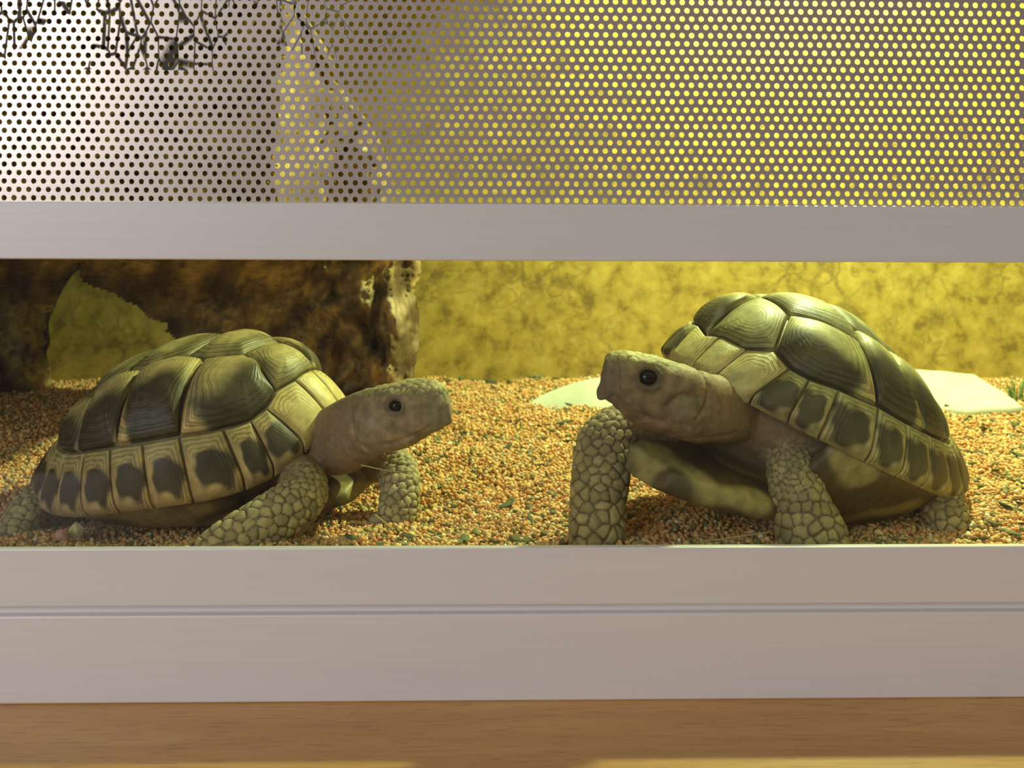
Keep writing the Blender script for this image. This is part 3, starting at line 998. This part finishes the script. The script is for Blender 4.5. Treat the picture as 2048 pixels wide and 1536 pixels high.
    fold = np.array([mnoise.noise(Vector((p_[0] * 160, p_[1] * 70, p_[2] * 45))) for p_ in co])
    disp += nk * .0006 * fold
    co = co + no * disp[:, None]
    co = co - e1[None] * (jaw * cfg['jaw'])[:, None]
    # colours
    sk = cfg['skin']
    A = {k_: np.array(v_) for k_, v_ in sk.items()}
    cols = np.tile(A['neck'], (n, 1))
    lcol = A['groove'] + (A['scale'] * srnd[:, None] - A['groove']) * bumpf[:, None]
    if 'scale_far' in A:
        fm = lid == cfg['far_leg']
        lc2 = A['groove'] + (A['scale_far'] * (.35 + 1.6 * (srnd - .72))[:, None] - A['groove']) * (bumpf * (1 - sstep(.42, .62, d1 / r_)) * .85 + .15 * bumpf)[:, None]
        lcol[fm] = lc2[fm]
    cols = cols + (lcol - cols) * legf[:, None]
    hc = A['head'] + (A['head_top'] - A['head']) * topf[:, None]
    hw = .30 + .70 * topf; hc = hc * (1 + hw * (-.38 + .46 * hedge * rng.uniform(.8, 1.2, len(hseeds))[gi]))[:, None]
    hc = hc * (1 + .50 * hn)[:, None]
    hc = hc + (A['ear'] - hc) * (ear * .6)[:, None]
    bk_ = sstep(mouth[0][0] - .009, mouth[0][0] - .003, hx) * (hz < .006)
    hc = hc + (A['beak'] - hc) * (bk_ * .7)[:, None]
    cols = cols + (hc - cols) * inhead[:, None]
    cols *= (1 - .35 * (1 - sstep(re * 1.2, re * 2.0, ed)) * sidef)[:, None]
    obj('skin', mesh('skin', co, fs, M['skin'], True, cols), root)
    # eyes
    for s_ in (-1, 1):
        sel = (np.abs(hx) < .003) & (np.abs(hz) < .003) & (hy * s_ > 0) & hm
        yy = np.abs(hy[sel]).max() if sel.any() else .010
        c = O + e2 * s_ * (yy - re * .98)
        bm_ = bmesh.new(); bmesh.ops.create_uvsphere(bm_, u_segments=24, v_segments=16, radius=re * .98)
        me = bpy.data.meshes.new('eye'); bm_.to_mesh(me); bm_.free()
        me.polygons.foreach_set('use_smooth', np.ones(len(me.polygons), dtype=bool)); me.materials.append(M['eye'])
        eo = obj('eye', me, root, tuple(c)); eo.scale = (1, 1, .82); eo['label'] = 'glossy black eye'
    # claws
    for (u_, v_, Y_, du, dv, ln) in cfg['claws']:
        p0 = P(u_, v_, Y_) - ground; s0 = pxm(p0 + ground)
        d_ = (rt * du - up * dv); d_ = d_ / np.linalg.norm(d_) + np.array([0, -.35, 0])
        st = []
        L_ = ln * s0
        for k in range(6):
            f = k / 5; r_k = max(.00015, .0018 * (1 - f) ** .7)
            st.append((p0 + d_ * L_ * f + np.array([0, 0, -.0016]) * f * f, np.array([r_k, 0, 0]), np.array([0, r_k * .6, r_k * .8])))
        v2, f2 = loft(st, 8, 2.0)
        obj('claw', mesh('claw', v2, f2, M['claw'], True), root)
    return root


XL = [-0.36181, 0.17117, 0.16285, -0.12986, 0.13457, 0.01196, 0.0583, 0.05957, 0.05564, 0.81572, 0.83492, -0.00795, 0.02015, 0.01226, 0.00268, 0.01282, 0.02811]
XR = [3.85499, 0.36371, -0.2743, 0.14562, 0.10215, 0.04198, 0.06246, 0.06028, 0.04626, 1.1519, 0.94068, 0.00088, -6e-05, 0.01962, 0.01191, 0.01349, 0.04038]
FAR = [(.74, .24), (.38, .22), (.20, .32), (.10, .21), (-.04, .32), (-.16, .21), (-.28, .31), (-.43, .20), (-.70, .27)]
make_tortoise(dict(
    x=XL, side=-1, label='olive tortoise with head stretched forward, resting beside the cork bark', plas_h=0.011, gular=.002, plas_t=.006, plas_x=.08, marg_w=.52, hb=0.0050, jaw=.0034,
    near=[(.714, .26), (.345, .07), (.165, .14), (.07, .11), (-.045, .22), (-.15, .18), (-.235, .36), (-.43, .22), (-.70, .30)],
    far=[(.76, .20), (.36, .26), (.20, .34), (.08, .24), (-.04, .33), (-.16, .22), (-.28, .31), (-.43, .20), (-.70, .27)],
    pal=[(0.52, 0.36, 0.17), (0.40, 0.33, 0.155), (0.034, 0.024, 0.018), (0.62, 0.48, 0.20)], marg_dark=.95,
    # u, top, bottom, Y, half width (mm)
    head=[(560, 840, 945, .130, 11), (600, 830, 945, .120, 12), (640, 822, 948, .109, 12.5), (680, 802, 950, .099, 12.8), (708, 787, 942, .090, 13.2), (730, 778, 926, .085, 12.2), (760, 772, 910, .080, 12.2), (790, 764, 903, .077, 12.6),
          (815, 759, 894, .075, 12.4), (840, 757, 885, .073, 11.4), (860, 759, 876, .072, 9.8), (878, 765, 868, .071, 7.6), (889, 775, 858, .0705, 5.6), (896, 792, 850, .070, 3.8), (903, 820, 848, .070, 1.7)],
    legs=[[(560, 925, .125, 40, 1.0), (600, 955, .090, 46, .95), (606, 990, .072, 47, .9), (560, 1028, .062, 50, .8), (500, 1065, .056, 49, .75), (440, 1098, .052, 44, .75), (405, 1112, .050, 36, .7)],
          [(740, 925, .125, 40, 1.0), (790, 935, .108, 40, .9), (800, 975, .096, 38, .8), (796, 1020, .090, 38, .75), (794, 1052, .088, 34, .75)],
          [(130, 985, .15, 40, 1.0), (70, 1010, .115, 36, .9), (35, 1050, .10, 32, .9), (20, 1075, .095, 26, .9)],
          [(250, 960, .20, 36, 1.0), (210, 960, .215, 34, 1.0), (200, 985, .215, 30, 1.0)]],
    scale_r=[(.0030, .0044), (.0028, .0036), (.003, .004), (.003, .004)],
    headframe=dict(eye=(805, 803), Y=.076, yaw=math.radians(-11), nape=(712, 800), re=.0031,
                   mouth=[(895, 850), (873, 842), (845, 858), (810, 873), (782, 880)], creases=[[(704, 800), (708, 835), (716, 870), (735, 915)], [(722, 885), (755, 903), (790, 909)]],
                   nostril=(882, 789), ear=(750, 845)),
    skin=dict(neck=(0.25, 0.16, 0.10), head=(0.27, 0.19, 0.125), head_top=(0.34, 0.28, 0.145), ear=(0.30, 0.24, 0.19), beak=(0.25, 0.21, 0.165), scale=(0.40, 0.325, 0.17), groove=(0.075, 0.055, 0.032)),
    claws=[(770, 1068, .080, -.2, .6, 26), (790, 1072, .078, 0, .8, 28), (812, 1070, .079, .2, .7, 26), (18, 1086, .088, -.5, .6, 24), (36, 1088, .086, -.2, .8, 24)],
))
make_tortoise(dict(
    x=XR, side=1, label='tortoise standing tall on its front legs with head raised before the white stone', plas_h=0.031, gular=.0045, plas_t=.015, plas_x=.05, marg_w=.66, hb=0.0042, jaw=.0022,
    near=[(.695, .235), (.45, .07), (.20, .345), (.11, .23), (0.0, .44), (-.14, .26), (-.28, .42), (-.43, .22), (-.70, .28)],
    far=[(.80, .22), (.31, .24), (.20, .34), (.08, .22), (-.04, .32), (-.16, .21), (-.28, .31), (-.43, .20), (-.70, .27)],
    pal=[(0.44, 0.36, 0.17), (0.34, 0.325, 0.16), (0.040, 0.033, 0.024), (0.50, 0.42, 0.19)], marg_dark=.9,
    head=[(1560, 820, 890, .090, 14), (1520, 792, 885, .082, 16), (1480, 770, 884, .070, 16), (1445, 752, 884, .058, 15), (1415, 746, 885, .050, 13.6), (1390, 738, 885, .045, 13), (1360, 727, 880, .041, 13), (1330, 718, 872, .039, 13),
          (1300, 711, 861, .038, 12.6), (1275, 706, 850, .037, 12), (1250, 702, 838, .036, 10.4), (1232, 702, 823, .036, 8.6), (1222, 705, 815, .0355, 7.0), (1214, 713, 803, .035, 5.6), (1207, 735, 801, .035, 4.2), (1200, 762, 801, .035, 2.8), (1194, 780, 799, .035, 1.5)],
    legs=[[(1560, 865, .075, 48, 1.0), (1578, 905, .058, 48, .95), (1590, 965, .050, 52, .85), (1605, 1020, .046, 58, .8), (1622, 1065, .043, 66, .8), (1632, 1105, .042, 68, .8)],
          [(1330, 880, .085, 44, 1.0), (1255, 858, .074, 50, .95), (1212, 885, .066, 54, .9), (1202, 945, .060, 56, .8), (1196, 1010, .056, 53, .8), (1194, 1065, .053, 54, .8), (1192, 1105, .052, 52, .8)],
          [(1830, 960, .115, 44, 1.0), (1872, 985, .092, 44, .95), (1890, 1025, .082, 42, .9), (1902, 1060, .078, 40, .9), (1915, 1075, .076, 34, .9)],
          [(1800, 950, .16, 36, 1.0), (1790, 960, .175, 30, 1.0), (1790, 985, .175, 30, 1.0)]],
    scale_r=[(.0022, .0046), (.0034, .0050), (.003, .004), (.003, .004)], far_leg=1,
    headframe=dict(eye=(1285, 748), Y=.037, yaw=math.radians(180 + 5), nape=(1405, 760), re=.0040,
                   mouth=[(1205, 802), (1220, 786), (1240, 802), (1275, 824), (1315, 836)], creases=[[(1402, 740), (1410, 772), (1402, 806), (1382, 832)], [(1300, 866), (1380, 878), (1480, 874)], [(1320, 800), (1350, 780), (1385, 790)]],
                   nostril=(1218, 740), ear=(1358, 810)),
    skin=dict(neck=(0.24, 0.155, 0.09), head=(0.22, 0.145, 0.086), head_top=(0.36, 0.30, 0.12), ear=(0.27, 0.22, 0.17), beak=(0.16, 0.12, 0.085), scale=(0.36, 0.285, 0.14), groove=(0.085, 0.062, 0.035)),
    claws=[(1153, 1080, .046, -.15, .9, 26), (1180, 1092, .044, 0, .9, 26), (1222, 1092, .044, .1, .9, 26), (1912, 1085, .064, 0, .9, 26), (1938, 1070, .066, .8, .5, 26), (1945, 1055, .070, 1, .3, 22)],
))


# ------------------------------------------------------------------ stones
def slab(name, outline, thick, label, cat, rough=.0012, mat='stone', rise=0.0):
    """outline: world points of the top face (counter-clockwise seen from above)"""
    o_ = np.array(outline); c = o_.mean(0); n = len(o_)
    V = [c + [0, 0, rise]]; Fc = []
    rings = (0.35, .65, .85, .95, 1.0)
    for k, s in enumerate(rings):
        for i in range(n):
            p = c + (o_[i] - c) * s
            z = rise * (1 - s ** 2) - (.0012 if s == 1.0 else 0) + rough * mnoise.noise(Vector((p[0] * 90, p[1] * 90, 1)))
            V.append(p + [0, 0, z])
    for dz, s in ((-thick * .6, 1.0), (-thick, .95)):
        for i in range(n): V.append(c + (o_[i] - c) * s + [0, 0, dz])
    nr = len(rings) + 2
    for i in range(n): Fc.append((0, 1 + i, 1 + (i + 1) % n))
    for k in range(nr - 1):
        for i in range(n):
            j = (i + 1) % n
            Fc.append((1 + k * n + i, 1 + (k + 1) * n + i, 1 + (k + 1) * n + j, 1 + k * n + j))
    Fc.append(tuple(1 + (nr - 1) * n + i for i in range(n))[::-1])
    base = np.array([c[0], c[1], 0])
    ob_ = obj(name, mesh(name, np.array(V) - base, Fc, M[mat], True), None, tuple(base))
    return tag(ob_, label, cat)


def resamp(pts, per):
    pts = np.array(pts); o_ = []
    for i in range(len(pts)):
        for k in range(per): o_.append(pts[i] + (pts[(i + 1) % len(pts)] - pts[i]) * k / per)
    return np.array(o_)


# white slab behind the standing tortoise
sl = [PF(1835, 812, .000), PF(1935, 818, .002), PF(2048, 812, .004), PF(2010, 783, .008), PF(1952, 748, .013), PF(1880, 740, .014), PF(1800, 735, .0145), PF(1720, 745, .012), PF(1720, 790, .003)]
slab('flat_stone', resamp(sl, 4), 0.009, 'flat white stone slab lying on gravel under the lamp', 'stone', .0006)
# cuttlebone leaning on the gravel
cb = []
for i in range(28):
    a_ = 2 * PI * i / 28
    s_, w_ = math.cos(a_), math.sin(a_)
    s_ = s_ * (1 - .12 * w_ * w_)
    p = P(1185, 806, .372) + np.array([.050 * s_, 0.014 * w_, .013 + .0105 * w_ + .0105 * s_ * (1 if s_ > 0 else .95) - .0085])
    cb.append(p)
slab('cuttlebone', cb, 0.006, 'pale oval cuttlebone half sunk in gravel against the back', 'cuttlebone', .0005, 'stone', .003)


def lump(name, u_, v_, size, label, cat, color, mat='chip', sub=2, flat=.7, group=None, seed=0, z=None, stretch=1.4):
    p = PF(u_, v_)
    for _ in range(4): p = PF(u_, v_, float(floor_z(p[0], p[1])))
    bm_ = bmesh.new(); bmesh.ops.create_icosphere(bm_, subdivisions=sub, radius=1)
    s0 = size * pxm(p) / 2
    V = []
    for vv in bm_.verts:
        k = 1 + .35 * mnoise.noise(vv.co * 1.3 + Vector((seed * 3.1, seed, 0)))
        V.append((vv.co.x * s0 * k * stretch, vv.co.y * s0 * k, vv.co.z * s0 * flat * k))
    Fc = [tuple(vv.index for vv in f.verts) for f in bm_.faces]; bm_.free()
    cols = np.tile(color, (len(V), 1))
    zz = float(floor_z(p[0], p[1])) + s0 * flat * .55 if z is None else z
    ob_ = obj(name, mesh(name, V, Fc, M[mat], sub > 1, cols), None, (p[0], p[1], zz))
    ob_.rotation_euler = (0, 0, seed * 1.3)
    return tag(ob_, label, cat, group)


lump('pebble', 757, 1046, 42, 'smooth pale pink pebble on the gravel before the resting tortoise', 'pebble', (0.50, 0.38, 0.30), seed=1, flat=.65)
lump('food_crumb', 124, 1080, 32, 'pink food crumb beside a yellow crumb behind the glass', 'crumb', (0.62, 0.30, 0.26), seed=2, sub=1, flat=.9, stretch=1.1)
lump('food_crumb', 152, 1077, 36, 'pale yellow food crumb beside a pink crumb behind the glass', 'crumb', (0.75, 0.66, 0.30), seed=3, sub=1, flat=1.2, stretch=.9)
lump('food_lump', 1806, 738, 40, 'whitish green lump of food at the end of the white stone slab', 'food', (0.68, 0.74, 0.55), seed=5, flat=.75, z=.018, stretch=1.1)


def straw(name, pts, rad, label, cat, mat='straw'):
    ps_ = interp_path(pts, 6)
    st = []
    for i, p in enumerate(ps_):
        tg = ps_[min(i + 1, len(ps_) - 1)] - ps_[max(i - 1, 0)]; tg /= np.linalg.norm(tg) + 1e-9
        sv = np.cross(tg, [0, .2, 1.0]); sv /= np.linalg.norm(sv) + 1e-9; uv = np.cross(sv, tg)
        st.append((p - ps_[0], sv * rad, uv * rad))
    v_, f_ = loft(st, 6, 2.0)
    return tag(obj(name, mesh(name, v_, f_, M[mat], True), None, tuple(ps_[0])), label, cat)


straw('straw_stem', [P(722, 930, .066), P(770, 940, .064), P(828, 949, .066)], .0003, 'thin dry stem hanging under the chin of the resting tortoise', 'stem')
straw('straw_stem', [PF(750, 1030, .004), PF(770, 1046, .003), PF(786, 1060, .002)], .0004, 'short dry stem beside the pink pebble', 'stem')
straw('straw_stem', [P(1395, 1084, .030), P(1460, 1076, .030), P(1540, 1064, .030)], .0003, 'long thin stem lying between the front legs of the standing tortoise', 'stem')
straw('straw_stem', [P(1225, 862, .028), P(1240, 866, .0265), P(1258, 870, .027)], .0002, 'tiny straw clinging to the jaw of the standing tortoise', 'stem')

# sprouts at the end of the slab
spr = empty('sprout_tuft', tuple(PF(2032, 800)))
tag(spr, 'small tuft of green sprouts beside the white stone slab', 'plant')
for i in range(16):
    a_ = rng.uniform(0, 2 * PI); r0 = rng.uniform(0, .008); h_ = rng.uniform(.008, .02); ln = rng.uniform(.004, .014)
    b0 = np.array([r0 * math.cos(a_), r0 * math.sin(a_) * .6, -.001])
    pts = [b0, b0 + [ln * .35 * math.cos(a_), ln * .3 * math.sin(a_), h_ * .7], b0 + [ln * math.cos(a_), ln * math.sin(a_) * .6, h_]]
    ps_ = interp_path(pts, 4); st = []
    for k, p in enumerate(ps_):
        r_k = .0007 * (1 - .7 * k / len(ps_))
        st.append((p, np.array([r_k, 0, 0]), np.array([0, r_k, r_k * .3])))
    v_, f_ = loft(st, 6, 2.0)
    obj('sprout', mesh('sprout', v_, f_, M['sprout'], True), spr)

# ------------------------------------------------------------------ plant fragments on the gravel
variants = []
pal = [(0.10, 0.105, 0.045), (0.15, 0.135, 0.055), (0.075, 0.07, 0.035), (0.21, 0.20, 0.085), (0.13, 0.155, 0.075), (0.62, 0.58, 0.40), (0.24, 0.17, 0.07)]
for k in range(12):
    bm_ = bmesh.new(); bmesh.ops.create_icosphere(bm_, subdivisions=1, radius=1)
    sx_, sy_, sz_ = random.uniform(.9, 1.7), random.uniform(.45, .75), random.uniform(.22, .42)
    V = []
    for vv in bm_.verts:
        q = 1 + .38 * random.uniform(-1, 1)
        V.append((vv.co.x * sx_ * q, vv.co.y * sy_ * q, vv.co.z * sz_ * q + .12 * vv.co.x ** 2))
    Fc = [tuple(vv.index for vv in f.verts) for f in bm_.faces]; bm_.free()
    variants.append(mesh('plant_fragment', V, Fc, M['chip'], False, np.tile(pal[k % 5], (len(V), 1))))
pale_var = mesh('pale_fragment', [tuple(v.co) for v in variants[0].vertices], [tuple(p.vertices) for p in variants[0].polygons], M['chip'], False, np.tile(pal[5], (len(variants[0].vertices), 1)))

spots = [(922, 756, 30), (950, 760, 26), (982, 760, 34), (1020, 758, 24), (1070, 757, 24), (1110, 757, 20), (895, 760, 22), (1016, 894, 30), (994, 871, 28), (1005, 880, 20), (1149, 882, 34), (1165, 892, 22), (1009, 1007, 50), (1058, 1007, 32), (1141, 812, 24), (952, 1056, 34), (1062, 1037, 26),
         (1373, 1011, 30), (1111, 988, 24), (843, 958, 26), (900, 1000, 26), (930, 1075, 40), (990, 1072, 36), (1040, 1070, 44), (880, 1060, 34), (1090, 1066, 30), (862, 1030, 26), (930, 862, 24), (1130, 850, 26), (1105, 860, 22), (960, 915, 22), (1080, 930, 24),
         (1885, 800, 40), (1870, 812, 34), (1910, 818, 36), (1850, 815, 22), (1968, 855, 34), (1985, 838, 20), (2030, 850, 24), (1940, 835, 22), (2035, 905, 26), (1990, 935, 28), (1960, 900, 22), (2010, 1015, 30), (1985, 1050, 44), (2030, 1065, 36), (1960, 1075, 40), (2040, 960, 24),
         (1800, 1078, 30), (1330, 1045, 22), (1350, 1068, 26), (1290, 1010, 20), (1420, 985, 18), (700, 1075, 40), (820, 1072, 36), (760, 1085, 30), (30, 1075, 34), (75, 1066, 30), (200, 1080, 34), (250, 1085, 30), (215, 1068, 24), (20, 910, 22), (60, 880, 20)]
for k in range(150):
    u_ = random.uniform(840, 1140) if k < 110 else random.uniform(1930, 2048)
    v_ = 765 + 325 * random.random() ** .55 if k < 110 else random.uniform(830, 1080)
    spots.append((u_, v_, random.uniform(9, 24)))
for k, (u_, v_, sz) in enumerate(spots):
    p = PF(u_, v_)
    if p[1] > YB - .006: p[1] = YB - .008
    s0 = sz * pxm(p) / 2.4
    ob_ = bpy.data.objects.new('plant_fragment', variants[k % 12]); COL.objects.link(ob_)
    ob_.location = (p[0], p[1], float(floor_z(p[0], p[1])) + s0 * .25 + .0006)
    ob_.scale = (s0, s0, s0); ob_.rotation_euler = (random.uniform(-.3, .3), random.uniform(-.3, .3), random.uniform(0, 6.3))
    size = 'large' if sz > 32 else 'small' if sz > 20 else 'tiny'
    hue = ['dark olive', 'brownish olive', 'blackish', 'pale olive', 'dull green'][(k % 12) % 5]
    where = ('along the yellow back wall' if p[1] > .44 else 'near the white stone slab' if p[0] > .25 and p[1] > .25 else 'behind the standing tortoise' if u_ > 1900 else
             'under the standing tortoise' if u_ > 1200 else 'beside the cuttlebone' if u_ > 1060 and p[1] > .22 else 'between the two tortoises' if u_ > 830 and p[1] > .10 else
             'at the rail between the two tortoises' if u_ > 830 else 'under the chin of the resting tortoise' if u_ > 600 else 'behind the resting tortoise' if v_ < 1000 else 'at the rail below the resting tortoise')
    tag(ob_, f'{size} {hue} dried plant fragment on the gravel {where}', 'fragment', f'{size} {hue} plant fragments {where}')
for (u_, v_, sz) in [(895, 962, 26), (861, 979, 18), (975, 799, 12), (1083, 866, 18), (1117, 880, 12), (2012, 862, 24), (1088, 960, 10), (1068, 958, 12), (850, 1067, 22), (1345, 1072, 22)]:
    p = PF(u_, v_); s0 = sz * pxm(p) / 2.4
    ob_ = bpy.data.objects.new('pale_fragment', pale_var); COL.objects.link(ob_)
    ob_.location = (p[0], p[1], float(floor_z(p[0], p[1])) + s0 * .25 + .0008); ob_.scale = (s0, s0, s0); ob_.rotation_euler = (0, 0, random.uniform(0, 6.3))
    size = 'large' if sz > 21 else 'small' if sz > 14 else 'tiny'
    where = 'behind the standing tortoise' if u_ > 1900 else 'under the standing tortoise' if u_ > 1200 else 'at the rail between the two tortoises' if v_ > 1050 else 'beside the cuttlebone' if u_ > 1060 else 'between the two tortoises'
    tag(ob_, f'{size} whitish fragment on the gravel {where}', 'fragment', f'{size} whitish fragments {where}')
